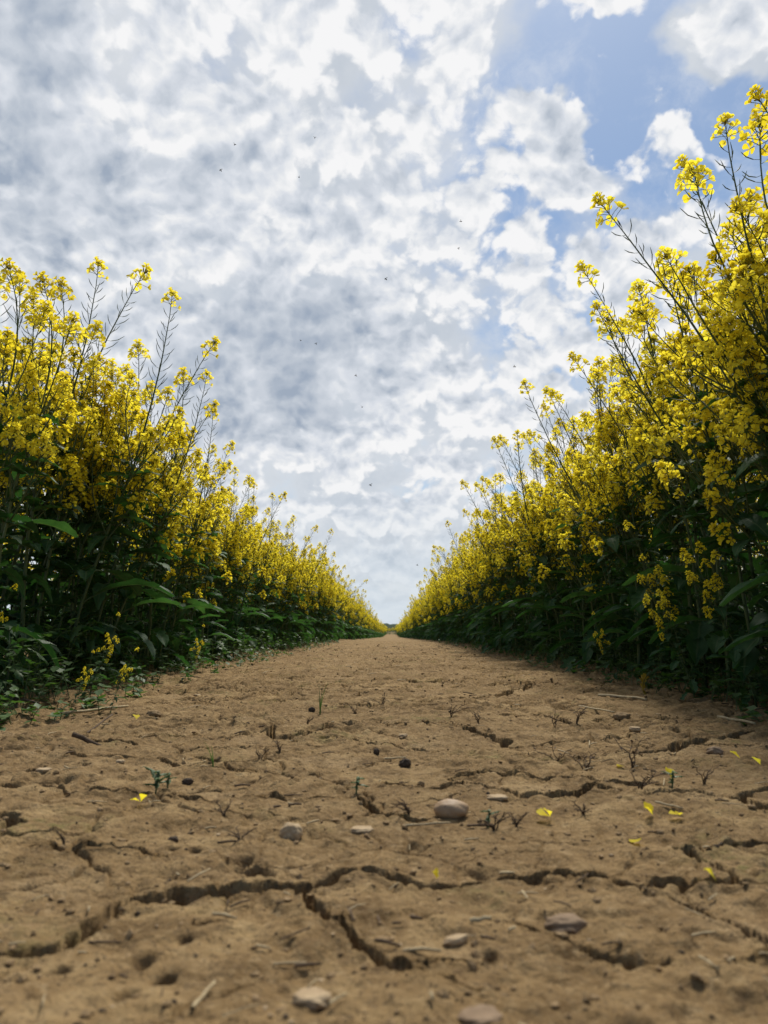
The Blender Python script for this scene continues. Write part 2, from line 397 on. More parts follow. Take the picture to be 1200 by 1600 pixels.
# ---------------------------------------------------------------- mesh builder
class MB:
    def __init__(self):
        self.v = []; self.f = []; self.mi = []; self.at = []
    def add(self, verts, faces, mi=0, at=None):
        o = len(self.v)
        self.v += [tuple(p) for p in verts]; self.f += [tuple(i + o for i in q) for q in faces]; self.mi += [mi] * len(faces)
        self.at += list(at) if at is not None else [.5] * len(verts)
    def tube(self, pts, rad, sides=5, mi=0, cap=True):
        pts = [Vector(p) for p in pts]; vs = []; n = len(pts)
        up = Vector((.31, .17, .93))
        for i, p in enumerate(pts):
            t = (pts[min(i + 1, n - 1)] - pts[max(i - 1, 0)]).normalized()
            a = t.cross(up)
            if a.length < .05: a = t.cross(Vector((1, 0, 0)))
            a.normalize(); b = t.cross(a)
            for k in range(sides):
                w = 2 * math.pi * k / sides
                vs.append(p + (a * math.cos(w) + b * math.sin(w)) * rad[i])
        fs = [(i * sides + k, i * sides + (k + 1) % sides, (i + 1) * sides + (k + 1) % sides, (i + 1) * sides + k) for i in range(n - 1) for k in range(sides)]
        if cap: fs.append(tuple(range((n - 1) * sides, n * sides)))
        self.add(vs, fs, mi)
    def merge(self, o, M, mi_map=None):
        k = len(self.v)
        self.v += [tuple(M @ Vector(p)) for p in o.v]; self.f += [tuple(i + k for i in q) for q in o.f]
        self.mi += [mi_map[m] for m in o.mi] if mi_map else o.mi
        self.at += o.at
    def mesh(self, name, mats, smooth=True):
        me = bpy.data.meshes.new(name)
        me.from_pydata(self.v, [], self.f)
        for m in mats: me.materials.append(m)
        me.polygons.foreach_set('material_index', np.array(self.mi, np.int32))
        me.polygons.foreach_set('use_smooth', np.full(len(self.f), smooth))
        a = me.attributes.new('across', 'FLOAT', 'POINT'); a.data.foreach_set('value', np.array(self.at, np.float32))
        me.update()
        return me

# ---------------------------------------------------------------- plant materials
def leafy(name, col, col2, trans, tw, rough=.5, spec=.4, vein=None, nscale=40, dscale=3.0, objvar=.35):
    m = bpy.data.materials.new(name); m.use_nodes = True
    g = NG(m.node_tree)
    P = g.new('ShaderNodeTexCoord').outputs['Object']
    rnd = g.new('ShaderNodeObjectInfo').outputs['Random']
    f = g.m('ADD', g.m('MULTIPLY', g.noise(P, nscale, 3, .55), .75), g.m('MULTIPLY', g.m('SUBTRACT', rnd, .3), objvar), clamp=True)
    c = g.mix(g.mr(f, .25, .75), col, col2)
    if vein:
        at = g.new('ShaderNodeAttribute'); at.attribute_name = 'across'
        c = g.mix(g.mr(at.outputs['Fac'], .0, .16, .8, 0), c, vein)
    b = g.new('ShaderNodeBsdfPrincipled'); g.put(b.inputs['Base Color'], c)
    b.inputs['Roughness'].default_value = rough; b.inputs['Specular IOR Level'].default_value = spec
    bp = g.new('ShaderNodeBump'); bp.inputs['Distance'].default_value = .002; bp.inputs['Strength'].default_value = .5
    g.put(bp.inputs['Height'], g.noise(P, nscale * dscale, 3, .6)); g.l.new(bp.outputs[0], b.inputs['Normal'])
    t = g.new('ShaderNodeBsdfTranslucent'); g.put(t.inputs[0], g.mix(1, c, trans, 'MULTIPLY'))
    mx = g.new('ShaderNodeMixShader'); mx.inputs[0].default_value = tw
    g.l.new(b.outputs[0], mx.inputs[1]); g.l.new(t.outputs[0], mx.inputs[2])
    o = g.new('ShaderNodeOutputMaterial'); g.l.new(mx.outputs[0], o.inputs[0])
    return m
PETAL = leafy('yellow_petal', (.80, .66, .028), (.93, .82, .068), (1.10, 1.10, 1.0), .62, .6, .15, nscale=60)
BUD = leafy('green_bud', (.30, .32, .03), (.55, .46, .035), (1, 1, 1), .2, .5, .3)
STEM = leafy('green_stem', (.050, .085, .026), (.105, .145, .050), (1, 1, 1), .08, .5, .35, nscale=25)
POD = leafy('green_pod', (.050, .085, .026), (.085, .130, .042), (1, 1, 1), .2, .5, .3)
LEAF = leafy('crop_leaf', (.030, .080, .030), (.068, .138, .054), (1.1, 1.45, .6), .34, .6, .22, vein=(.12, .17, .08))
PALE = leafy('verge_leaf', (.045, .095, .028), (.090, .150, .048), (1.2, 1.5, .6), .36, .55, .3, nscale=20)
DEADLEAF = leafy('yellowed_leaf', (.30, .20, .03), (.42, .30, .05), (1, 1, .8), .3, .6, .3, vein=(.3, .22, .10))
PLANT_MATS = [STEM, LEAF, PETAL, BUD, POD]
S_, L_, P_, B_, D_ = range(5)

def frame(d, roll=0.0):
    """A rotation whose Z runs along d."""
    return d.to_track_quat('Z', 'Y').to_matrix().to_4x4() @ Matrix.Rotation(roll, 4, 'Z')

# ---------------------------------------------------------------- flower head, branch and leaf shapes
def petal(mb, M, L, W, cup, rng):
    v = [(0, 0, 0), (-.16 * W, .28 * L, cup * .3), (.16 * W, .28 * L, cup * .3),
         (-.5 * W, .70 * L, cup * .75 + rng.uniform(-.0008, .0008)), (0, .66 * L, cup * .45), (.5 * W, .70 * L, cup * .75 + rng.uniform(-.0008, .0008)),
         (-.30 * W, .97 * L, cup * rng.uniform(.2, 1.0)), (.04 * W, 1.0 * L, cup * rng.uniform(.1, .7)), (.33 * W, .95 * L, cup * rng.uniform(.2, 1.0))]
    f = [(0, 2, 1), (1, 2, 4), (1, 4, 3), (2, 5, 4), (3, 4, 7, 6), (4, 5, 8, 7)]
    mb.add([M @ Vector(p) for p in v], f, 0)
def flower(mb, M, rng, size):
    open_ = rng.uniform(.2, .75)
    for k in range(4):
        A = M @ Matrix.Rotation(k * math.pi / 2 + rng.uniform(-.15, .15), 4, 'Z') @ Matrix.Rotation(open_ + rng.uniform(-.15, .25), 4, 'X')
        petal(mb, A, size * rng.uniform(.9, 1.1), size * rng.uniform(.72, .92), size * .18, rng)
    for k in range(4):                                                   # stamens
        w = k * 1.6 + .4
        mb.tube([M @ Vector((0, 0, 0)), M @ Vector((.0016 * math.cos(w), .0016 * math.sin(w), size * .42)), M @ Vector((.0022 * math.cos(w), .0022 * math.sin(w), size * .55))], [.0003, .0004, .0008], 3, 0)
def make_head(rng, n, spread):
    mb = MB()
    for k in range(n):
        t = k / (n - 1)                                                   # lowest, outermost flowers first
        el = R(6 + 66 * t ** .9 + rng.uniform(-8, 8)); az = k * 2.39996 + rng.uniform(-.25, .25)
        d = Vector((math.cos(az) * math.cos(el), math.sin(az) * math.cos(el), math.sin(el)))
        base = Vector((0, 0, -.030 + .040 * t + rng.uniform(-.004, .004)))
        L = spread * (1.0 - .35 * t) * rng.uniform(.85, 1.12)
        tip = base + d * L
        mb.tube([base, base + d * L * .55 + Vector((0, 0, .0012)), tip], [.0007, .0006, .0008], 3, 2, False)
        fd = (d * .9 + Vector((rng.uniform(-.35, .35), rng.uniform(-.35, .35), .35))).normalized()
        flower(mb, Matrix.Translation(tip) @ frame(fd, rng.uniform(0, 6)), rng, rng.uniform(.0118, .0148) * (1 - .15 * t))
    for k in range(13):                                                   # buds crowded in the middle
        el = R(25 + 60 * k / 12); az = k * 2.39996
        d = Vector((math.cos(az) * math.cos(el), math.sin(az) * math.cos(el), math.sin(el)))
        b = Vector((0, 0, .008)); L = .014 * rng.uniform(.8, 1.15)
        mb.tube([b, b + d * L * .5, b + d * (L * .55), b + d * (L * .8), b + d * L], [.0005, .0005, .0012, .0014, .0004], 4, 1)
    return mb
HEAD_MATS = [PETAL, BUD, STEM]
HEAD_MAP = {0: P_, 1: B_, 2: S_}
rng = random.Random(11)
HEADS = [make_head(rng, n, s) for n, s in ((17, .025), (20, .027), (15, .023), (22, .028), (13, .022), (19, .026))]

def make_branch(rng, length, curve, npod, r0=.0030):
    """A branch leaving along +Z and bending towards +X, with pods below its flower head; returns the mesh and the tip frame."""
    mb = MB(); n = 9
    pts = []; p = Vector((0, 0, 0)); a = 0.0
    wob = [rng.uniform(-.05, .05) for _ in range(n)]
    for i in range(n):
        pts.append(p.copy())
        a = curve * (i / (n - 1)) + wob[i]
        p = p + Vector((math.sin(a), wob[-i] * .6, math.cos(a))) * (length / (n - 1))
    rad = [r0 * (1 - .68 * i / (n - 1)) for i in range(n)]
    mb.tube(pts, rad, 5, 0)
    tip = pts[-1]; td = (pts[-1] - pts[-2]).normalized()
    def at(t):
        q = t * (n - 1); i = min(int(q), n - 2); return pts[i].lerp(pts[i + 1], q - i), (pts[i + 1] - pts[i]).normalized()
    z0 = 1 - min(.75, (.014 * npod) / length)
    for k in range(npod):
        t = z0 + (.90 - z0) * (k + rng.uniform(-.3, .3)) / npod
        q, d = at(max(.05, t))
        az = k * 2.39996 + rng.uniform(-.4, .4); F = frame(d, az)
        L = rng.uniform(.026, .050) * (1.15 - .55 * k / npod); e = R(rng.uniform(48, 75))
        o = (F @ Vector((math.sin(e), 0, math.cos(e)))); o2 = (F @ Vector((math.sin(e * .45), rng.uniform(-.2, .2), math.cos(e * .45)))).normalized()
        p1 = q + o * .013; p2 = p1 + o.lerp(o2, .5).normalized() * L * .5; p3 = p2 + o2 * L * .5
        mb.tube([q, p1, p1.lerp(p2, .15), p2, p3 - o2 * .006, p3], [.0006, .0006, .0011, .0013, .0009, .0003], 3, 1, False)
    return mb, Matrix.Translation(tip) @ frame(td)
BRANCH_MATS = [STEM, POD]
BRANCH_MAP = {0: S_, 1: D_}
BRANCHES = [make_branch(rng, L, c, n) for L, c, n in ((.22, -.45, 8), (.28, -.55, 11), (.18, -.5, 5), (.34, -.6, 14), (.25, -.3, 12), (.14, -.4, 3), (.31, -.45, 9))]
LONGS = [make_branch(rng, .40, -.35, 24, .0030), make_branch(rng, .46, -.25, 28, .0032)]

def make_leaf(rng, L, W, petiole, lobed, droop, fold=.25, wave=.006):
    """Leaf growing along +Y from its foot, drooping to -Z."""
    mb = MB(); n = 13
    mb.tube([(0, 0, 0), (0, petiole * .5, .002), (0, petiole, 0)], [.0028, .0024, .0018], 4, 0, False)
    vs = []; fs = []; at = []
    for i in range(n):
        t = i / (n - 1)
        w = W * .5 * (math.sin(math.pi * min(1, t * .93 + .07)) ** .75) * (1.15 - .45 * t if not lobed else .62 + .5 * t)
        if lobed: w *= 1 - .42 * (1 if (i % 3 == 1 and t < .6) else 0)
        w *= rng.uniform(.92, 1.06)
        s = petiole + L * t
        y = s * math.cos(droop * t * .7); z = -s * math.sin(droop * t * .7)
        if i == n - 1: w = .0008
        for k in range(-2, 3):
            u = k / 2
            vs.append((w * u, y + (.010 * abs(u) * (1 if lobed else -.5)), z + fold * abs(u) * w + rng.uniform(-wave, wave) * abs(u)))
            at.append(abs(u))
    for i in range(n - 1):
        for k in range(4):
            a = i * 5 + k; fs.append((a, a + 1, a + 6, a + 5))
    mb.add(vs, fs, 1, at)
    mb.tube([(vs[i * 5 + 2][0], vs[i * 5 + 2][1], vs[i * 5 + 2][2] - .0008) for i in range(n)], [.0017 * (1 - .85 * i / (n - 1)) for i in range(n)], 3, 0, False)
    return mb
LEAVES = [make_leaf(rng, L, W, p, lo, d) for L, W, p, lo, d in ((.17, .078, .05, True, .9), (.20, .085, .06, True, 1.2), (.15, .065, .035, True, .6), (.115, .054, .006, False, .7), (.085, .038, .004, False, .5), (.065, .026, .003, False, .3), (.125, .062, .012, False, 1.0))]
LEAF_MAP = {0: S_, 1: L_}

# ---------------------------------------------------------------- one rapeseed plant: stem, branches with flower heads, leaves
def plan_plant(rng, H, lean, nbr, tall=False, low=False):
    """Where the parts of one plant sit: the stem runs up and leans towards +X."""
    wob = [rng.uniform(-.012, .012) for _ in range(8)]
    def pt(t):
        i = min(int(t * 7), 6); w = wob[i] + (wob[i + 1] - wob[i]) * (t * 7 - i) if t < 1 else wob[7]
        return Vector((lean * H * t ** 1.35 + w * t, wob[(i + 3) % 8] * t, H * t * (1 - .10 * lean * t)))
    stem = MB(); N = 14
    r = .0065 * rng.uniform(.8, 1.15)
    stem.tube([pt(i / (N - 1)) for i in range(N)], [r * (1 - .66 * i / (N - 1)) for i in range(N)], 6, 0)
    def dir_(t): return (pt(min(1, t + .03)) - pt(max(0, t - .03))).normalized()
    brs = []; lvs = []
    az = rng.uniform(0, 6)
    for k in range(nbr):
        t = (.26 if low else .55) + (.70 if low else .42) * (k + rng.uniform(-.3, .3)) / nbr; az += 2.39996 + rng.uniform(-.3, .3)
        b = rng.randrange(len(BRANCHES)); ang = R(rng.uniform(32, 52) * (1 - .3 * t)); s = rng.uniform(.8, 1.15) * (1.15 - .35 * t)
        F = frame(dir_(t), az)
        M = Matrix.Translation(pt(t)) @ F @ Matrix.Rotation(ang, 4, 'Y') @ Matrix.Scale(s, 4)
        brs.append((b, M, rng.randrange(len(HEADS)), rng.uniform(.85, 1.15) / s))
        if k % 3 == 0 or rng.random() < .3:                                    # a leaf in the fork
            lvs.append((rng.choice((3, 4, 5)), Matrix.Translation(pt(t)) @ F @ Matrix.Rotation(R(-90), 4, 'Z') @ Matrix.Rotation(R(rng.uniform(5, 40)), 4, 'X') @ Matrix.Scale(rng.uniform(.8, 1.2), 4)))
    M = Matrix.Translation(pt(1.0)) @ frame(dir_(1.0), rng.uniform(0, 6))
    tb = 7 + rng.randrange(2) if tall else rng.choice((1, 4, 6))
    brs.append((tb, M, rng.choice((1, 3, 5)), rng.uniform(.95, 1.15)))
    nl = rng.randint(19, 22)
    for k in range(nl):
        t = .06 + .82 * k / nl + rng.uniform(-.02, .02); az += 2.39996
        kind = rng.choice((0, 2, 3, 6, 4)) if t < .40 else rng.choice((3, 6, 2, 4)) if t < .6 else rng.choice((3, 4, 5))
        lvs.append((kind, Matrix.Translation(pt(t)) @ Matrix.Rotation(az, 4, 'Z') @ Matrix.Rotation(R(rng.uniform(-5, 40)), 4, 'X') @ Matrix.Scale(rng.uniform(.75, 1.2), 4)))
    return stem, brs, lvs
ALLBR = BRANCHES + LONGS
def joined(plan):
    """The same plant as a single mesh, for copies too small in view to show parts."""
    stem, brs, lvs = plan
    mb = MB(); mb.merge(stem, Matrix(), {0: S_})
    for b, M, h, s in brs:
        bm_, tip = ALLBR[b]
        mb.merge(bm_, M, BRANCH_MAP); mb.merge(HEADS[h], M @ tip @ Matrix.Scale(s, 4), HEAD_MAP)
    for l, M in lvs: mb.merge(LEAVES[l], M, LEAF_MAP)
    return mb
head_me = [h.mesh('flower_head', HEAD_MATS) for h in HEADS]
branch_me = [b[0].mesh('branch', BRANCH_MATS) for b in ALLBR]
leaf_me = [l.mesh('leaf', [STEM, LEAF]) for l in LEAVES]

def tag(o, label=None, cat=None, group=None, kind=None):
    for k, v in (('label', label), ('category', cat), ('group', group), ('kind', kind)):
        if v: o[k] = v
    return o
def part(name, me, parent, M=None):
    o = bpy.data.objects.new(name, me); COL.objects.link(o); o.parent = parent
    if M is not None: o.matrix_basis = M
    return o
def build_plant(plan, stem_me):
    root = bpy.data.objects.new('rapeseed_plant', None); COL.objects.link(root); root.empty_display_size = .1
    stem, brs, lvs = plan
    part('stem', stem_me, root)
    for b, M, h, s in brs:
        o = part('branch', branch_me[b], root, M)
        part('flower_head', head_me[h], o, ALLBR[b][1] @ Matrix.Scale(s, 4))
    for l, M in lvs: part('leaf', leaf_me[l], root, M)
    return root
def copy_tree(o, parent=None):
    c = o.copy(); COL.objects.link(c)
    if parent: c.parent = parent
    for ch in o.children: copy_tree(ch, c)
    return c
rng = random.Random(23)
EDGE = [plan_plant(rng, .82 * q, l, n, tall, low) for q, l, n, tall, low in ((1, .30, 13, False, False), (1.03, .24, 14, False, False), (.92, .34, 12, True, False), (.95, .20, 14, False, True), (1, .30, 12, True, False), (.97, .26, 14, False, True))]
INNER = [plan_plant(rng, .88, l, n, tall) for l, n, tall in ((.10, 13, False), (.05, 12, True), (.15, 14, False), (.12, 13, False))]
PLANS = EDGE + INNER
stem_me = [p[0].mesh('stem', [STEM]) for p in PLANS]
whole_me = [joined(p).mesh('rapeseed_plant', PLANT_MATS) for p in PLANS]
protos = [None] * len(PLANS)
def put_plant(k, px, py, scale, rz, label, whole=False, cat='rapeseed plant', group=None, tilt=0.0):
    if whole:
        o = bpy.data.objects.new('rapeseed_plant', whole_me[k]); COL.objects.link(o)
    elif protos[k] is None:
        o = protos[k] = build_plant(PLANS[k], stem_me[k])
    else:
        o = copy_tree(protos[k])
    o.location = (px, py, height(px, py) - .004)
    o.rotation_euler = (0, tilt, rz); o.scale = (scale,) * 3
    tag(o, label, cat, group)
    return o

# ---------------------------------------------------------------- the crop on both sides of the path
SIDE = {-1: 'left', 1: 'right'}
rng = random.Random(41)
spots_ = []
for sd in (-1, 1):
    foot = 1.0 if sd < 0 else .92
    for row, (rx, dy) in enumerate(((0, .12), (.11, .13), (.24, .15), (.40, .17), (.60, .20), (.84, .24), (1.14, .28), (1.54, .34), (2.1, .40), (2.8, .45), (3.7, .5), (4.9, .55), (6.4, .6))):
        yy = 1.0 + rng.uniform(0, .1) if sd > 0 else 1.72
        while yy < (125 if row < 4 else 62):
            X = foot + rx + rng.uniform(-.06, .06) + (.035 * math.sin(yy * 1.7 + sd) + .03 * math.sin(yy * .63 + 2 * sd) if row < 2 else 0)
            spots_.append((row, sd, X, yy))
            yy += dy * rng.uniform(.7, 1.3) * (1 if yy < 14 else 1.35 if yy < 30 else 2.2)
def visible(sd, X, Y):
    return Y > X / .50 * (.62 if sd > 0 else .86) - .1
spots_ = [s for s in spots_ if visible(s[1], s[2], s[3])]
# the largest in the picture come first: near the camera and near the path
spots_.sort(key=lambda s: s[3] * (1 + .33 * s[0]))
things, rest = spots_[:262], spots_[262:]
WHERE = ('at the dirt path edge', 'in second row from the path', 'in third row from the path', 'in fourth row from the path') + ('deep behind the edge rows',) * 10
def crop_scale(sd, row, Y):
    base = .93 if sd < 0 else 1.0
    if sd > 0 and Y > 2.5: base *= .965
    if sd < 0: base *= .93 if Y < 2.4 else 1.0 if Y < 3.2 else .91
    return base * rng.uniform(.90, 1.10) * (1.0 - .02 * row)
def crop_tilt(sd, Y):
    """Most of the crop stands nearly upright; only the nearest plants lean out over the path."""
    return -.13 + .13 * max(0, 1 - Y / 2.2) * (1 if sd > 0 else 0) + rng.gauss(0, .05)
n_parts = 0
for i, (row, sd, X, Y) in enumerate(things):
    k = ((rng.choice((1, 0, 4, 1)) if sd > 0 else rng.choice((1, 0))) if Y < 3.0 else rng.randrange(6)) if row < 2 else 6 + rng.randrange(4)
    rz = (math.pi if sd > 0 else 0) + rng.gauss(0, .45)
    whole = i >= 150
    far = 'further off' if Y > 4.2 else 'nearby'
    lab = f'yellow rapeseed plant {WHERE[row]}, {SIDE[sd]} wall, {far}'
    put_plant(k, sd * X, Y, crop_scale(sd, row, Y), rz, lab, whole, tilt=crop_tilt(sd, Y), group=f'rapeseed plants in the {SIDE[sd]} wall of the crop')
print('plants as things', len(things), 'rest', len(rest))
# beyond them nobody can count the crop: one object
for _ in range(60): rest.append((2, rng.choice((-1, 1)), rng.uniform(0, 1.3), rng.uniform(118, 130)))   # the crop closes the far end of the path
lib = bpy.data.collections.new('crop_shapes')
for k in range(len(PLANS)):
    lib.objects.link(bpy.data.objects.new('rapeseed_shape', whole_me[k]))
pts = []; rot = []; sca = []; ind = []
for row, sd, X, Y in rest:
    pts.append((sd * X, Y, base_height(np.array([sd * X]), np.array([Y]))[0] - .01))
    rot.append((0, crop_tilt(sd, Y), (math.pi if sd > 0 else 0) + rng.gauss(0, .45))); sca.append(crop_scale(sd, row, Y))
    ind.append(rng.randrange(6) if row < 2 else 6 + rng.randrange(4))
me = bpy.data.meshes.new('rapeseed_crop'); me.from_pydata(pts, [], [])
for nm, ty, dat, key in (('rot', 'FLOAT_VECTOR', rot, 'vector'), ('sca', 'FLOAT', sca, 'value'), ('ind', 'INT', ind, 'value')):
    a = me.attributes.new(nm, ty, 'POINT'); a.data.foreach_set(key, np.array(dat, np.int32 if ty == 'INT' else np.float32).ravel())
crop = bpy.data.objects.new('rapeseed_crop', me); COL.objects.link(crop); crop['kind'] = 'stuff'
crop['label'] = 'far flowering rapeseed crop running to the horizon on both sides'
ng = bpy.data.node_groups.new('crop', 'GeometryNodeTree')
ng.interface.new_socket('Geometry', in_out='INPUT', socket_type='NodeSocketGeometry'); ng.interface.new_socket('Geometry', in_out='OUTPUT', socket_type='NodeSocketGeometry')
gi = ng.nodes.new('NodeGroupInput'); go = ng.nodes.new('NodeGroupOutput')
ci = ng.nodes.new('GeometryNodeCollectionInfo'); ci.inputs[0].default_value = lib; ci.inputs['Separate Children'].default_value = True; ci.inputs['Reset Children'].default_value = True
ip = ng.nodes.new('GeometryNodeInstanceOnPoints'); ip.inputs['Pick Instance'].default_value = True
def attr(nm, ty):
    n = ng.nodes.new('GeometryNodeInputNamedAttribute'); n.data_type = ty; n.inputs[0].default_value = nm; return n.outputs[0]
ng.links.new(gi.outputs[0], ip.inputs['Points']); ng.links.new(ci.outputs[0], ip.inputs['Instance'])
ng.links.new(attr('ind', 'INT'), ip.inputs['Instance Index']); ng.links.new(attr('rot', 'FLOAT_VECTOR'), ip.inputs['Rotation']); ng.links.new(attr('sca', 'FLOAT'), ip.inputs['Scale'])
ng.links.new(ip.outputs[0], go.inputs[0])
md = crop.modifiers.new('crop', 'NODES'); md.node_group = ng

# ---------------------------------------------------------------- plants whose tips stand out against the sky
HERO = [(152, 432, 2.30, 2, 'tall rapeseed plant with the highest round flower head in the left wall'),
        (222, 440, 2.40, 4, 'thin rapeseed plant with a small pale head, just right of the highest left one'),
        (268, 466, 2.32, 2, 'rapeseed plant with a long bare-podded spike beside the open sky, left wall'),
        (331, 545, 2.50, 4, 'leaning rapeseed plant whose upper head reaches farthest from the left wall'),
        (322, 592, 2.62, 2, 'leaning rapeseed plant with a full head just under the outermost left one'),
        (332, 640, 2.80, 4, 'low leaning rapeseed plant, lowest of three heads jutting from the left wall'),
        (30, 452, 2.15, 1, 'bushy rapeseed plant crowded with heads at the left picture edge'),
        (95, 466, 2.25, 0, 'rapeseed plant with several level heads in the top of the left wall'),
        (346, 735, 3.20, 5, 'short rapeseed plant in the notch where the near left wall drops'),
        (443, 772, 4.60, 4, 'slender rapeseed plant with a thin spike above the middle of the left wall'),
        (517, 828, 6.50, 2, 'slender rapeseed plant with pale pods standing above the far left wall'),
        (572, 905, 11.0, 4, 'tiny far rapeseed plant standing above the end of the left wall'),
        (945, 325, 1.50, 4, 'tall rapeseed plant with a lone round head on a dark podded spike, right wall'),
        (1135, 206, 1.45, 2, 'tallest rapeseed plant reaching into the blue sky, right wall'),
        (1192, 178, 1.36, 4, 'rapeseed plant whose top head touches the upper right picture edge'),
        (1088, 292, 1.50, 1, 'bushy rapeseed plant with big clustered heads under the blue sky, right wall'),
        (937, 500, 1.62, 2, 'leaning rapeseed plant with a wide head below the lone right spike'),
        (1045, 420, 1.55, 0, 'thick rapeseed plant full of large blooms in the near right wall'),
        (1160, 330, 1.45, 5, 'rapeseed plant with large blooms crossing the right picture edge'),
        (900, 570, 2.30, 4, 'rapeseed plant with a small head on a thin stalk, middle of the right skyline'),
        (822, 610, 2.60, 2, 'leaning rapeseed plant reaching farthest over the path from the right wall'),
        (832, 688, 2.90, 4, 'rapeseed plant with a drooping head below the farthest reaching right one'),
        (757, 752, 4.50, 4, 'slim rapeseed plant with bare pods above the middle of the right wall'),
        (815, 742, 4.00, 1, 'full rapeseed plant with level heads on the middle right skyline'),
        (700, 815, 6.50, 2, 'leaning rapeseed plant in the far part of the right wall'),
        (680, 855, 7.60, 4, 'thin rapeseed plant leaning out over the path far down the right wall')]
rng = random.Random(77)
def hero(px, py, Y, k, label):
    stem, brs, lvs = PLANS[k]
    tl = (brs[-1][1] @ ALLBR[brs[-1][0]][1]).translation
    T = at_y(px, py + 6, Y)
    sd = 1 if T.x > 0 else -1
    rz = (math.pi if sd > 0 else 0) + rng.gauss(0, .10)
    s = T.z / tl.z
    # the foot stays in the crop: the plant leans to the light over the path as much as that takes
    need = (rng.uniform(.92, 1.0) - abs(T.x)) - s * tl.x
    tilt = max(-.1, min(.45, math.atan2(need, T.z)))
    w = Matrix.Rotation(rz, 3, 'Z') @ Matrix.Rotation(tilt, 3, 'Y') @ tl
    s = T.z / w.z
    return put_plant(k, T.x - w.x * s, T.y - w.y * s, s, rz, label, group='rapeseed plants standing out of the crop', tilt=tilt)
for hx in HERO: hero(*hx)
LOW = [(185, 962, 1.95, 'small low rapeseed plant with one yellow head in front of the dark left wall'),
       (146, 1012, 1.62, 'stunted rapeseed plant flowering near the ground, leftmost of the low ones'),
       (215, 1012, 1.66, 'stunted rapeseed plant with long pale leaves lying towards the path, left'),
       (318, 978, 2.60, 'small rapeseed plant with a bright head at the foot of the left wall'),
       (22, 935, 1.85, 'small rapeseed plant with a faint head in the shade at the left picture edge'),
       (1165, 700, 1.45, 'rapeseed plant with a broad head low against dark leaves at the right edge'),
       (1060, 770, 1.75, 'rapeseed plant with a small head in the shaded face of the right wall'),
       (980, 820, 2.10, 'rapeseed plant with a loose head in the shade, middle of the right wall'),
       (1003, 868, 2.00, 'small rapeseed plant with few blooms low in the dark right wall'),
       (927, 957, 2.60, 'tiny flowering rapeseed plant near the ground in the right wall')]
for px, py, Y, label in LOW:
    k = rng.choice((2, 4)); tl = (PLANS[k][1][-1][1] @ ALLBR[PLANS[k][1][-1][0]][1]).translation
    T = at_y(px, py, Y); sd = 1 if T.x > 0 else -1
    rz = (math.pi if sd > 0 else 0) + rng.gauss(0, .25); s = T.z / tl.z; w = Matrix.Rotation(rz, 3, 'Z') @ tl * s
    put_plant(k, T.x - w.x, T.y - w.y, s, rz, label, group='small rapeseed plants low in the crop')

# ---------------------------------------------------------------- weeds, stones, litter on the path
def plain(name, c1, c2, rough=.8, scale=60, bump=.001, c3=None, spec=.25, bscale=4):
    m = bpy.data.materials.new(name); m.use_nodes = True
    g = NG(m.node_tree)
    P = g.new('ShaderNodeTexCoord').outputs['Object']
    c = g.mix(g.mr(g.noise(P, scale, 4, .6), .35, .65), c1, c2)
    if c3: c = g.mix(g.mr(g.noise(P, scale * 4, 3, .6), .58, .70), c, c3)
    b = g.new('ShaderNodeBsdfPrincipled'); g.put(b.inputs['Base Color'], c); b.inputs['Roughness'].default_value = rough
    b.inputs['Specular IOR Level'].default_value = spec
    bp = g.new('ShaderNodeBump'); bp.inputs['Distance'].default_value = bump; bp.inputs['Strength'].default_value = .8
    g.put(bp.inputs['Height'], g.noise(P, scale * bscale, 4, .65)); g.l.new(bp.outputs[0], b.inputs['Normal'])
    o = g.new('ShaderNodeOutputMaterial'); g.l.new(b.outputs[0], o.inputs[0])
    return m
PEBBLE = plain('brown_pebble', (.30, .195, .108), (.37, .255, .150), .55, 50, .0006, (.24, .155, .09))
CHALK = plain('pale_stone', (.33, .235, .135), (.44, .33, .20), .9, 90, .001, (.22, .15, .085))
GREYST = plain('grey_stone', (.18, .120, .070), (.24, .165, .100), .8, 70, .001)
CLOD = plain('soil_clod', (.20, .13, .062), (.30, .205, .105), .95, 120, .002, (.12, .08, .05))
DARKCLOD = plain('dark_clod', (.045, .032, .022), (.085, .060, .040), .9, 150, .002)
STRAW = plain('straw', (.30, .225, .12), (.42, .33, .19), .7, 200, .0006)
DRY = plain('dried_stalk', (.055, .036, .022), (.12, .080, .048), .9, 150, .0006)
INSECT = plain('insect_body', (.012, .011, .010), (.025, .022, .020), .5, 300, .0002)
def wing_material():
    m = bpy.data.materials.new('insect_wing'); m.use_nodes = True
    b = m.node_tree.nodes['Principled BSDF']; b.inputs['Base Color'].default_value = (.10, .09, .08, 1); b.inputs['Alpha'].default_value = .55; b.inputs['Roughness'].default_value = .3
    return m
WING = wing_material()
def link(name, mb_or_me, mats, label=None, cat=None, group=None, kind=None, loc=None, rot=None, smooth=True):
    me = mb_or_me if isinstance(mb_or_me, bpy.types.Mesh) else mb_or_me.mesh(name, mats, smooth)
    o = bpy.data.objects.new(name, me); COL.objects.link(o)
    if loc is not None: o.location = loc
    if rot is not None: o.rotation_euler = rot
    return tag(o, label, cat, group, kind)
import bmesh
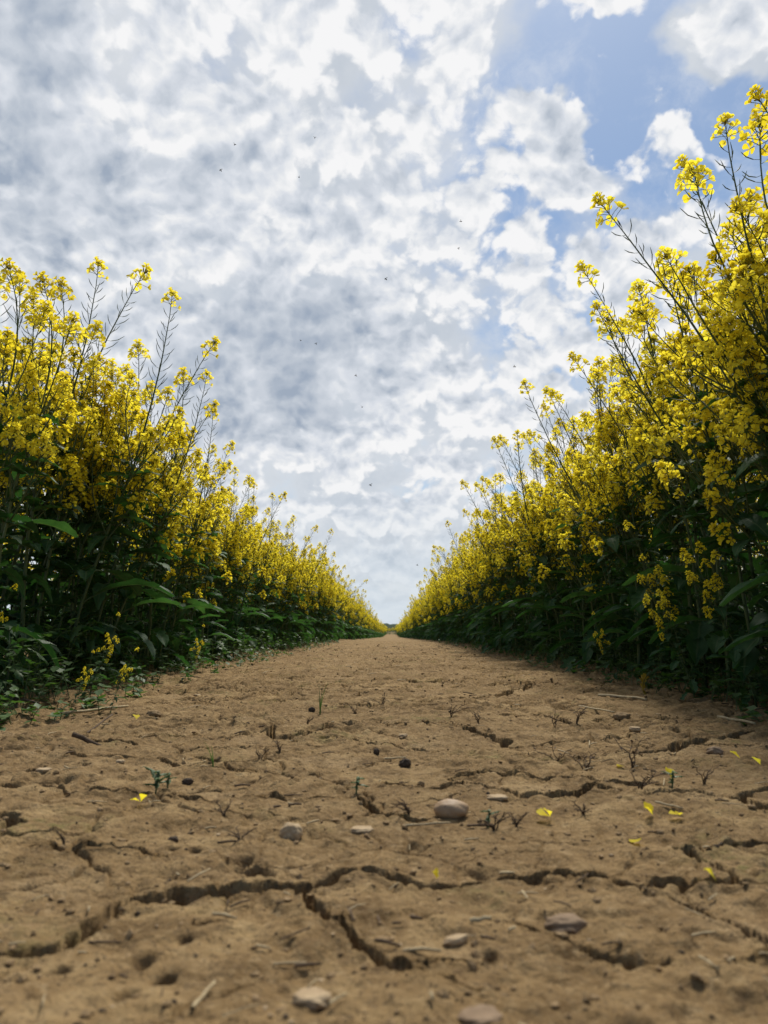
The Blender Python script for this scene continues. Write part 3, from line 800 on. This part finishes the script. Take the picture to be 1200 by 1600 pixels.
def stone_mesh(name, a, b, c, rough, seed, mat, sub=4, flat=0):
    bm = bmesh.new(); bmesh.ops.create_icosphere(bm, subdivisions=sub, radius=1)
    P = np.array([v.co for v in bm.verts])
    n = vnoise(P[:, 0] * 1.3 + seed, P[:, 1] * 1.3 + P[:, 2] * 1.7, seed) * .6 + vnoise(P[:, 0] * 3.1 + P[:, 2] * 2, P[:, 1] * 3.1 - seed, seed + 1) * .3 + vnoise(P[:, 0] * 8 + P[:, 2] * 5, P[:, 1] * 8, seed + 2) * .12
    for v, q in zip(bm.verts, n):
        k = 1 + q * rough
        v.co = Vector((v.co.x * a * k, v.co.y * b * k, max(-1, min(1, v.co.z * k * (1 + flat))) * c if not flat else max(-.8, min(.62, v.co.z * k)) * c))
    me = bpy.data.meshes.new(name); bm.to_mesh(me); bm.free(); me.materials.append(mat)
    me.polygons.foreach_set('use_smooth', np.ones(len(me.polygons), bool))
    return me
def put_stone(px, py, w, hgt, dep, rough, seed, mat, label, sink=.25, rz=0.0, flat=0, name='stone', cat='stone', group=None):
    gx, gy = ground_at(px, py + 2)
    z = height(gx, gy); gx, gy = ground_at(px, py + 2, z); z = height(gx, gy)
    return link(name, stone_mesh(name, w / 2, dep / 2, hgt / 2, rough, seed, mat, flat=flat), None, label, cat, group, loc=(gx, gy, z + hgt * (.5 - sink)), rot=(0, 0, rz))
put_stone(705, 1278, .0335, .0185, .024, .10, 3, PEBBLE, 'smooth oval brown pebble lying on the cracked dirt path', .16, .12)
put_stone(455, 1308, .0195, .0165, .016, .25, 8, CHALK, 'rounded pale cream stone beside a hole left of the oval pebble', .2, .4)
put_stone(565, 1298, .020, .007, .016, .3, 12, CHALK, 'flat pale stone chip between the cream stone and the oval pebble', .3, .2, 1)
put_stone(487, 1570, .0175, .008, .014, .28, 15, CHALK, 'pale flat stone nearest the bottom of the picture, out of focus', .3, .1, 1)
put_stone(750, 1588, .020, .006, .016, .25, 18, GREYST, 'flat greyish stone sunk in the soil at the bottom edge', .45, .3, 1)
put_stone(712, 1474, .0165, .006, .007, .3, 21, CHALK, 'narrow pale stone sliver lying slanted in the near foreground', .25, .6, 1)
put_stone(885, 1468, .026, .012, .02, .3, 24, GREYST, 'reddish grey stone half sunk beside the mossy soil', .55, .1)
put_stone(588, 1178, .0088, .0095, .008, .25, 28, DARKCLOD, 'small round dark clod in the middle of the path', .15)
put_stone(633, 1196, .0155, .0125, .011, .35, 31, DARKCLOD, 'lumpy dark clod right of the small round one', .2, .3)
put_stone(630, 1152, .015, .008, .012, .3, 34, CHALK, 'small white stone in the middle of the path behind the dark clods', .2, .2, 1)
put_stone(777, 1247, .022, .007, .015, .3, 37, CHALK, 'thin pale stone beside the crack right of the oval pebble', .25, .1, 1)
put_stone(992, 1140, .020, .011, .016, .3, 40, CHALK, 'white stone wedged under a clod near the right crop edge', .2, .1, 1)
put_stone(972, 1131, .032, .018, .03, .35, 43, CLOD, 'tan clod beside the white stone near the right crop edge', .3)
put_stone(1117, 1175, .022, .014, .018, .3, 46, GREYST, 'grey stone beside the wide crack on the right', .2)
put_stone(68, 1207, .019, .007, .014, .3, 49, CHALK, 'flat whitish stone on the left side of the path', .25, .1, 1)
put_stone(188, 1190, .012, .006, .010, .3, 52, CHALK, 'little pale stone behind the flat whitish one on the left', .25, 0, 1)
put_stone(308, 1090, .020, .009, .016, .3, 55, CHALK, 'pale stone near the foot of the left crop wall', .25, 0, 1)
put_stone(240, 1115, .030, .020, .026, .35, 58, CLOD, 'brown clod lying before the left crop wall', .25)
put_stone(293, 1224, .013, .009, .010, .35, 61, DARKCLOD, 'dark crumb of soil beside the green seedling on the left', .2)
put_stone(487, 1110, .014, .013, .012, .35, 64, DARKCLOD, 'dark crumb of soil beside the grass tuft in mid path', .2)
put_stone(270, 1320, .009, .006, .008, .35, 67, DARKCLOD, 'dark crumb of soil behind the long near crack, left', .2)
put_stone(1030, 1300, .008, .005, .007, .3, 70, CLOD, 'small crumb behind the nearest fallen petal on the right', .2)
put_stone(658, 1228, .008, .008, .007, .35, 73, CLOD, 'small brown crumb between the dark clods and the oval pebble', .2)

def put_petal(px, py, label, s=1.0, rz=0.0):
    mb = MB(); r = random.Random(int(px * 7 + py))
    petal(mb, Matrix.Rotation(r.uniform(-.1, .5), 4, 'X'), .0120 * s, .0110 * s, r.uniform(.002, .006), r)
    if r.random() < .3: petal(mb, Matrix.Rotation(r.uniform(.5, 1.6), 4, 'Z') @ Matrix.Rotation(r.uniform(.2, .9), 4, 'X'), .0100 * s, .0090 * s, .004, r)
    gx, gy = ground_at(px, py + 3); z = height(gx, gy); gx, gy = ground_at(px, py + 3, z)
    link('fallen_petal', mb, [PETAL], label, 'petal', 'fallen petals on the path', loc=(gx, gy, height(gx, gy) + .0025), rot=(r.uniform(.1, .5), r.uniform(-.3, .3), rz))
for px, py, s, rz, lab in ((860, 1281, 1.1, 1.3, 'yellow petal lying flat right of the oval pebble'), (1020, 1274, 1.1, .4, 'yellow petal beside a straw right of the path centre'),
        (998, 1314, 1.0, 2.6, 'yellow petal standing on edge, nearest of the fallen petals'), (1157, 1186, 1.2, .8, 'yellow petal before the wide crack near the right crop'),
        (1189, 1195, 1.2, 1.9, 'yellow petal at the right picture edge before the crop'), (1050, 1220, 1.1, .2, 'yellow petal caught on a dry sprig on the right'),
        (1120, 1387, .8, 1.0, 'pale yellow petal scrap beside the near right crack'), (220, 1254, .9, 2.2, 'small yellow petal on the left before the seedlings'),
        (213, 1124, 1.3, .5, 'yellow petal on the bare soil below the left crop wall'), (1062, 1271, .8, 1.5, 'faded petal right of the petal with the straw'),
        (977, 1199, .9, 1.1, 'tiny yellow petal beside the dark dried sprig'), (683, 1380, .5, .6, 'yellow petal crumb on the near crack rim')):
    put_petal(px, py, lab, s, rz)

def stalk(px0, py0, px1, py1, r, mat, label, name='straw', cat='straw', lift=.004, bend=.0):
    a = Vector((*ground_at(px0, py0), 0)); b = Vector((*ground_at(px1, py1), 0))
    pts = []
    for i in range(7):
        t = i / 6; p = a.lerp(b, t); p.z = 0; p.x += bend * math.sin(t * 3.1); pts.append(p)
    z0, z1 = height(a.x, a.y) + r, height(b.x, b.y) + r
    over = max(height(p.x, p.y) + r * .3 - (z0 + (z1 - z0) * i / 6) for i, p in enumerate(pts))
    for i, p in enumerate(pts): p.z = z0 + (z1 - z0) * i / 6 + max(0, min(over, .012)) + lift * (i / 6) * .5 + r * .25 * math.sin(i * 1.9)
    o = pts[0].copy(); mb = MB()
    mb.tube([p - o for p in pts], [r * (1 - .25 * i / 6) for i in range(7)], 6, 0)
    link(name, mb, [mat], label, cat, loc=o)
stalk(1122, 1124, 1180, 1134, .0032, STRAW, 'pale straight straw on the loose soil before the right crop')
stalk(935, 1089, 1010, 1098, .0040, STRAW, 'bent pale stalk lying along the right crop edge', bend=.02)
stalk(630, 1286, 704, 1284, .0011, STRAW, 'thin pale straw right beside the oval pebble')
stalk(1025, 1266, 1068, 1275, .0012, STRAW, 'short pale straw next to a yellow petal on the right')
stalk(600, 1184, 634, 1189, .0014, STRAW, 'short straw between the two dark clods')
stalk(96, 1118, 200, 1108, .0035, STRAW, 'long pale straw below the left crop wall')
stalk(112, 1168, 205, 1166, .0040, DRY, 'dark dried stem lying across the left side of the path', 'dried_stalk', 'stalk')
stalk(130, 1148, 175, 1128, .0020, DRY, 'thin dark twig leaning up beside the dried stem on the left', 'twig', 'twig', .02)
stalk(0, 1105, 60, 1111, .004, DRY, 'dark stem on the ground at the left picture edge', 'dried_stalk', 'stalk')
stalk(735, 1443, 768, 1445, .0016, STRAW, 'short tan straw piece near the mossy patch')
stalk(300, 1580, 335, 1535, .0012, STRAW, 'blurred pale straw in the bottom left foreground')
stalk(905, 1105, 960, 1118, .0022, STRAW, 'thin straw in the loose soil right of the path')

def sprig_mb(rng, h, n, spread, r=.0011):
    mb = MB()
    for k in range(n):
        az = rng.uniform(0, 6.28); lean = rng.uniform(.3, spread * 1.6); L = h * rng.uniform(.5, 1)
        pts = [Vector((0, 0, -.004))]
        for i in range(1, 6):
            t = i / 5; pts.append(Vector((math.cos(az) * lean * L * t ** 1.3 + rng.uniform(-.08, .08) * L, math.sin(az) * lean * L * t ** 1.3, L * t * (1 - .35 * lean * t))))
        mb.tube(pts, [r * (1 - .6 * i / 5) for i in range(6)], 4, 0)
        for q in range(rng.randint(3, 6)):
            i = rng.randint(1, 4); o = pts[i]; d = Vector((rng.uniform(-1, 1), rng.uniform(-1, 1), rng.uniform(-.1, .9))).normalized() * L * rng.uniform(.15, .35)
            mb.tube([o, o + d * .6, o + d + Vector((0, 0, -.1 * L * rng.random()))], [r * .6, r * .5, r * .25], 3, 0)
            w = d.cross(Vector((0, 0, 1))).normalized() * L * .05                 # shrivelled leaf
            mb.add([o + d * .5, o + d * .8 + w, o + d * 1.15 + Vector((0, 0, -.06 * L)), o + d * .8 - w], [(0, 1, 2, 3)], 0)
    return mb
rng = random.Random(8)
SPRIGS = [(988, 1200, .085, 3, .35, 'dark dried sprig standing upright by the right crack, tallest of the sprigs'), (1000, 1235, .04, 4, .9, 'low dried sprig right of the path before the upright one'),
          (900, 1135, .055, 4, .7, 'dried sprig in the loose soil before the right wall'), (867, 1140, .05, 3, .5, 'small dried sprig left of the loose soil on the right'),
          (705, 1122, .06, 5, .9, 'bushy dried sprig flattened in the middle of the path'), (748, 1130, .05, 4, .6, 'dried sprig beside a short crack, centre right'),
          (597, 1108, .05, 3, .7, 'thin dried sprig in the far middle of the path'), (103, 1322, .026, 2, .4, 'dry forked twig standing in the left foreground'),
          (437, 1175, .035, 3, .6, 'small dried sprig under the crack left of centre'), (405, 1200, .035, 3, .7, 'dried sprig between the seedling and the left crack'),
          (772, 1296, .032, 5, .8, 'dark withered weed right of the oval pebble'), (806, 1296, .026, 3, .5, 'withered stalk right of the withered weed'),
          (912, 1275, .022, 4, 1.0, 'low withered sprig left of a fallen petal'), (350, 1275, .024, 3, .8, 'dried crumbly sprig in the left middle ground'),
          (640, 1275, .026, 4, 1.0, 'flattened dried sprig left of the oval pebble'), (1100, 1225, .045, 3, .6, 'dried sprig on the right near the picture edge'),
          (1010, 1225, .05, 3, .7, 'dried sprig behind the straw on the right'), (870, 1190, .045, 4, .9, 'low dried sprig before the wide right crack'), (915, 1200, .045, 4, .9, 'dark dried sprig left of the upright one'),
          (480, 1135, .03, 3, .8, 'dried sprig on the rim of the left crack'), (375, 1330, .02, 3, .9, 'withered sprig behind the hole left of centre'), (555, 1115, .05, 3, .8, 'dried sprig far off left of the path centre')]
for px, py, h, n, sp, lab in SPRIGS:
    gx, gy = ground_at(px, py); z = height(gx, gy); gx, gy = ground_at(px, py, z)
    link('dried_sprig', sprig_mb(rng, h * .72, n + 1, sp, .0008), [DRY], lab, 'dried sprig', 'dried sprigs on the path', loc=(gx, gy, height(gx, gy)))

small_leaf = make_leaf(rng, .016, .007, .003, False, .4, .2, .001)
small_leaf_me = small_leaf.mesh('leaf', [STEM, PALE])
def seedling(px, py, h, n, label, up=.8):
    gx, gy = ground_at(px, py); z = height(gx, gy); gx, gy = ground_at(px, py, z)
    root = bpy.data.objects.new('weed_seedling', None); COL.objects.link(root); root.location = (gx, gy, height(gx, gy)); root.empty_display_size = .02
    tag(root, label, 'seedling', 'weed seedlings on the path')
    h *= .75
    mb = MB(); mb.tube([(0, 0, -.003), (.001, 0, h * .5), (.002, .001, h)], [.0010, .0009, .0006], 5, 0)
    part('stem', mb.mesh('stem', [STEM]), root)
    for k in range(n):
        t = .35 + .65 * k / (n - 1)
        part('leaf', small_leaf_me, root, Matrix.Translation((.002 * t, 0, h * t)) @ Matrix.Rotation(k * 2.4, 4, 'Z') @ Matrix.Rotation(up * rng.uniform(.2, 1.0), 4, 'X') @ Matrix.Scale(rng.uniform(.9, 1.5) * h / .03, 4))
seedling(243, 1236, .030, 7, 'green weed seedling standing left of the path centre, larger of two', 1.0)
seedling(261, 1234, .020, 5, 'green weed seedling right beside the larger left one', 1.0)
seedling(556, 1241, .020, 6, 'green weed seedling with spread leaves in the middle of the path', .4)
seedling(762, 1292, .018, 4, 'tiny weed seedling with one bright leaf in the withered weed', .7)
seedling(1050, 1232, .022, 5, 'weed seedling under the petal on the right', .6)
def grass_tuft(px, py, h, n, label):
    gx, gy = ground_at(px, py); z = height(gx, gy); gx, gy = ground_at(px, py, z); mb = MB()
    for k in range(n):
        az = rng.uniform(0, 6.28); L = h * rng.uniform(.6, 1); ln = rng.uniform(.1, .5); c, s_ = math.cos(az), math.sin(az); w = .0014
        vs = []
        for i in range(5):
            t = i / 4; x_, z_ = ln * L * t * t, L * t; ww = w * (1 - t * .9)
            vs += [(c * x_ - s_ * ww, s_ * x_ + c * ww, z_ - .003), (c * x_ + s_ * ww, s_ * x_ - c * ww, z_ - .003)]
        mb.add(vs, [(2 * i, 2 * i + 1, 2 * i + 3, 2 * i + 2) for i in range(4)], 0)
    link('grass_tuft', mb, [PALE], label, 'grass', 'grass tufts on the path', loc=(gx, gy, height(gx, gy)))
grass_tuft(500, 1117, .075, 5, 'thin grass tuft standing in the far middle of the path')
grass_tuft(333, 1200, .048, 2, 'single thin grass blade left of the path centre')
grass_tuft(878, 1128, .05, 3, 'short grass tuft by the loose soil on the right')

# a yellowed dead leaf at the foot of the right wall
dl = make_leaf(random.Random(3), .055, .042, .02, False, .8, .2, .008)
T = at_y(1018, 1052, 2.15)
link('dead_leaf', dl, [STEM, DEADLEAF], 'yellowed dead leaf at the foot of the right crop wall', 'leaf', loc=(T.x, T.y, height(T.x, T.y) + .062), rot=(-.9, .5, .9))

# soil crumbs and straw bits nobody could count
rng = np.random.default_rng(4)
def scatter(n, ylo, yhi, xmax, edge_bias=0.0):
    yy = ylo * (yhi / ylo) ** rng.random(n); xx = rng.uniform(-1, 1, n) * np.minimum(xmax, yy * .62 + .1)
    if edge_bias: 
        k = rng.random(n) < edge_bias; xx[k] = np.sign(xx[k]) * np.abs(rng.normal(.90, .16, k.sum()))
    return xx, yy
def bil(px, py):
    i = np.clip(np.searchsorted(XS, px), 1, len(XS) - 1); j = np.clip(np.searchsorted(YS, py), 1, len(YS) - 1)
    return H[j, i]
ico = bmesh.new(); bmesh.ops.create_icosphere(ico, subdivisions=1, radius=1)
IV = np.array([v.co for v in ico.verts]); IF = np.array([[v.index for v in f.verts] for f in ico.faces]); ico.free()
def crumbs(name, n, mat, smin, smax, flat, kind_label, args):
    xx, yy = scatter(n, *args); s = smin * (smax / smin) ** (rng.random(n) ** 2.2) * (.75 + .28 * yy)
    keep = bil(xx, yy) > -.016; xx, yy, s = xx[keep], yy[keep], s[keep]; n = len(xx)
    V = IV[None] * rng.uniform(.55, 1.35, (n, len(IV), 1)) * np.stack([s * rng.uniform(.7, 1.5, n), s * rng.uniform(.7, 1.2, n), s * flat * rng.uniform(.6, 1.2, n)], -1)[:, None]
    a = rng.uniform(0, 6.28, n); c, q = np.cos(a)[:, None], np.sin(a)[:, None]
    V = np.stack([V[..., 0] * c - V[..., 1] * q + xx[:, None], V[..., 0] * q + V[..., 1] * c + yy[:, None], V[..., 2] + (bil(xx, yy) + s * flat * .35)[:, None]], -1)
    F = IF[None] + (np.arange(n) * len(IV))[:, None, None]
    o = bpy.data.objects.new(name, np_mesh(name, V.reshape(-1, 3), F.reshape(-1, 3), [mat], smooth=False)); COL.objects.link(o); tag(o, kind_label, kind='stuff')
crumbs('soil_crumbs', 12000, CLOD, .0005, .0036, .8, 'loose crumbs of dry soil on the path', (.27, 9, 1.05, .35))
crumbs('dark_crumbs', 1300, DARKCLOD, .0005, .0022, .8, 'dark crumbs and seed scraps on the path', (.27, 8, 1.0, .2))
crumbs('gravel', 500, CHALK, .0005, .0028, .6, 'tiny pale grit on the path', (.28, 8, 1.0, .3))
mb = MB(); r2 = random.Random(6)
xx, yy = scatter(900, .30, 9, 1.0, .45)
for px, py in zip(xx, yy):
    L = r2.uniform(.004, .022) * (.8 + .3 * py); a = r2.gauss(0, .9); r = r2.uniform(.0004, .0011) * (.8 + .3 * py); z = float(bil(np.array([px]), np.array([py]))[0])
    if z < -.016: continue
    d = Vector((math.cos(a), math.sin(a), r2.uniform(-.12, .25))) * L * .5; p = Vector((px, py, z + r + .0012))
    mb.tube([p - d, p + Vector((0, 0, L * .06 * r2.random())), p + d], [r, r, r * .7], 4, r2.random() < .42)
link('straw_litter', mb, [STRAW, DRY], 'bits of straw and dry stem littering the path', kind='stuff')

# low weeds along both verges
mb = MB(); r2 = random.Random(16)
for _ in range(2600):
    sd = r2.choice((-1, 1)); Y = 1.25 * (11 / 1.25) ** r2.random(); X = sd * min(1.5, max(.68 + .06 * math.sin(Y * 3.1 + sd) + .04 * math.sin(Y * 11), r2.gauss(.95, .13)))
    z = height(X, Y); hgt = r2.uniform(.02, .12) * (.35 + 1.3 * min(1, max(0, (abs(X) - .70) / .25))); az = r2.uniform(0, 6.28); ln = r2.uniform(.1, .9)
    if Y < abs(X) * 1.6: continue
    top = Vector((math.cos(az) * ln * hgt, math.sin(az) * ln * hgt, hgt)); o = Vector((X, Y, z - .004))
    mb.tube([o, o + top * .5 + Vector((0, 0, hgt * .1)), o + top], [.0012, .0010, .0006], 3, 0, False)
    for k in range(r2.randint(5, 11)):
        t = r2.uniform(.2, 1.05); q = o + top * t + Vector((0, 0, .1 * hgt * (1 - abs(2 * t - 1)))); a2 = r2.uniform(0, 6.28); up = r2.uniform(-.2, .8); L = r2.uniform(.010, .032); W = L * r2.uniform(.24, .48)
        d = Vector((math.cos(a2) * math.cos(up), math.sin(a2) * math.cos(up), math.sin(up))); s_ = d.cross(Vector((0, 0, 1))).normalized() * W
        u = Vector((0, 0, -L * .18))
        mb.add([q, q + d * L * .45 + s_ + u * .2, q + d * L * .5 - Vector((0, 0, W * .3)), q + d * L * .45 - s_ + u * .2, q + d * L + u], [(0, 1, 2), (0, 2, 3), (1, 4, 2), (2, 4, 3)], 1, (0, 1, 0, 1, 0))
link('undergrowth', mb, [STEM, PALE], 'low green weeds along the foot of both crop walls', kind='stuff')

weed_leaf_me = [make_leaf(random.Random(31 + k), L, W, p_, False, d).mesh('leaf', [STEM, PALE]) for k, (L, W, p_, d) in enumerate(((.075, .026, .012, .9), (.095, .030, .014, 1.1), (.055, .026, .010, .7)))]
r2 = random.Random(52)
for k in range(30):
    sd = -1 if k % 5 < 3 else 1
    Y = 1.75 + 2.6 * (k / 30) + r2.uniform(-.1, .1); X = sd * ((.97 if sd < 0 else .90) - r2.uniform(0, .10)); sc = r2.uniform(.6, 1.25)
    root = bpy.data.objects.new('verge_weed', None); COL.objects.link(root); root.location = (X, Y, height(X, Y)); root.empty_display_size = .05
    tag(root, f'leafy green weed with arching leaves at the foot of the {"left" if sd < 0 else "right"} crop wall', 'weed', f'leafy weeds along the {"left" if sd < 0 else "right"} verge')
    mb = MB(); hh = r2.uniform(.06, .16) * sc; mb.tube([(0, 0, -.005), (.004, .003, hh * .5), (-.003, .006, hh)], [.003, .0024, .0015], 5, 0); part('stem', mb.mesh('stem', [STEM]), root)
    for q in range(r2.randint(9, 14)):
        part('leaf', r2.choice(weed_leaf_me), root, Matrix.Translation((0, 0, hh * r2.uniform(.1, 1))) @ Matrix.Rotation(q * 2.4 + r2.uniform(-.4, .4), 4, 'Z') @ Matrix.Rotation(r2.uniform(.2, 1.2), 4, 'X') @ Matrix.Scale(sc * r2.uniform(.7, 1.1), 4))

# ---------------------------------------------------------------- insects in the air
def insect(px, py, Y, s, label, ang):
    p = at_y(px, py, Y)
    root = bpy.data.objects.new('flying_insect', None); COL.objects.link(root); root.location = p; root.rotation_euler = (ang * .4, .3 * ang, ang * 2.2); root.empty_display_size = .01
    tag(root, label, 'insect', 'flies in the air above the path')
    mb = MB()
    prof = ((-.5, .02), (-.42, .10), (-.25, .15), (-.05, .11), (0, .13), (.16, .16), (.27, .10), (.31, .12), (.40, .12), (.46, .03))
    mb.tube([(0, t * s, -.04 * s * abs(t)) for t, _ in prof], [r * s for _, r in prof], 8, 0)
    part('body', mb.mesh('body', [INSECT]), root)
    for sd in (-1, 1):
        w = MB(); vs = [(0, .12 * s, .1 * s), (sd * .28 * s, .22 * s, .24 * s), (sd * .62 * s, .10 * s, .36 * s), (sd * .60 * s, -.12 * s, .34 * s), (sd * .30 * s, -.16 * s, .22 * s), (0, 0, .1 * s)]
        w.add(vs, [(0, 1, 4, 5), (1, 2, 3, 4)], 0); part('wing', w.mesh('wing', [WING]), root)
for px, py, Y, s, ang, lab in ((367, 226, 2.6, .012, .4, 'dark fly high in the left clouds, highest but one of the upper four'), (345, 266, 2.7, .012, 1.3, 'dark fly with slanted wings, leftmost of all'),
        (492, 215, 2.8, .011, .1, 'dark fly highest of all, above the clouds left of centre'), (467, 277, 3.0, .009, .9, 'tiny fly below the highest one'),
        (720, 346, 2.8, .011, .6, 'fly right of the sky centre, upper of a close pair'), (717, 388, 2.8, .010, 1.6, 'fly right of the sky centre, lower of a close pair'),
        (603, 436, 2.6, .012, 1.1, 'fly alone in the middle of the sky'), (470, 532, 2.8, .010, .3, 'fly in the dark cloud, left one of a pair'), (494, 537, 2.9, .010, 1.5, 'fly in the dark cloud, right one of a pair'),
        (556, 587, 2.8, .011, .7, 'fly on the lower rim of the dark cloud'), (566, 636, 2.8, .011, .2, 'fly below the dark cloud in the grey sky'), (579, 758, 2.8, .012, 1.2, 'fly low in the sky above the path'),
        (804, 573, 2.5, .011, .5, 'fly just left of the right crop skyline'), (652, 883, 3.4, .010, .8, 'lowest fly but one, above the end of the path'), (655, 910, 3.4, .009, 1.4, 'lowest fly, just above the end of the path')):
    insect(px, py, Y, s, lab, ang)

# ---------------------------------------------------------------- far hills on the horizon
HILL = leafy('far_hills', (.035, .055, .035), (.06, .085, .05), (1, 1, 1), 0, .9, .1, nscale=.05, objvar=0)
hx = np.linspace(-420, 420, 500)
top = 2.6 + 2.2 * fbm(hx / 90, hx * 0, 3, 5) + .9 * np.abs(fbm(hx / 7, hx * 0 + 3, 3, 9))
rows = [np.stack([hx, np.full_like(hx, yv), zv], -1) for yv, zv in ((380, np.full_like(hx, -4)), (392, top * .72), (400, top), (440, top * .9), (520, np.full_like(hx, -6)))]
V = np.concatenate(rows); n = len(hx); i_ = np.arange(n - 1)
F = np.concatenate([np.stack([r * n + i_, r * n + i_ + 1, (r + 1) * n + i_ + 1, (r + 1) * n + i_], -1) for r in range(len(rows) - 1)])
o = bpy.data.objects.new('hills', np_mesh('hills', V, F, [HILL])); COL.objects.link(o); o['kind'] = 'structure'
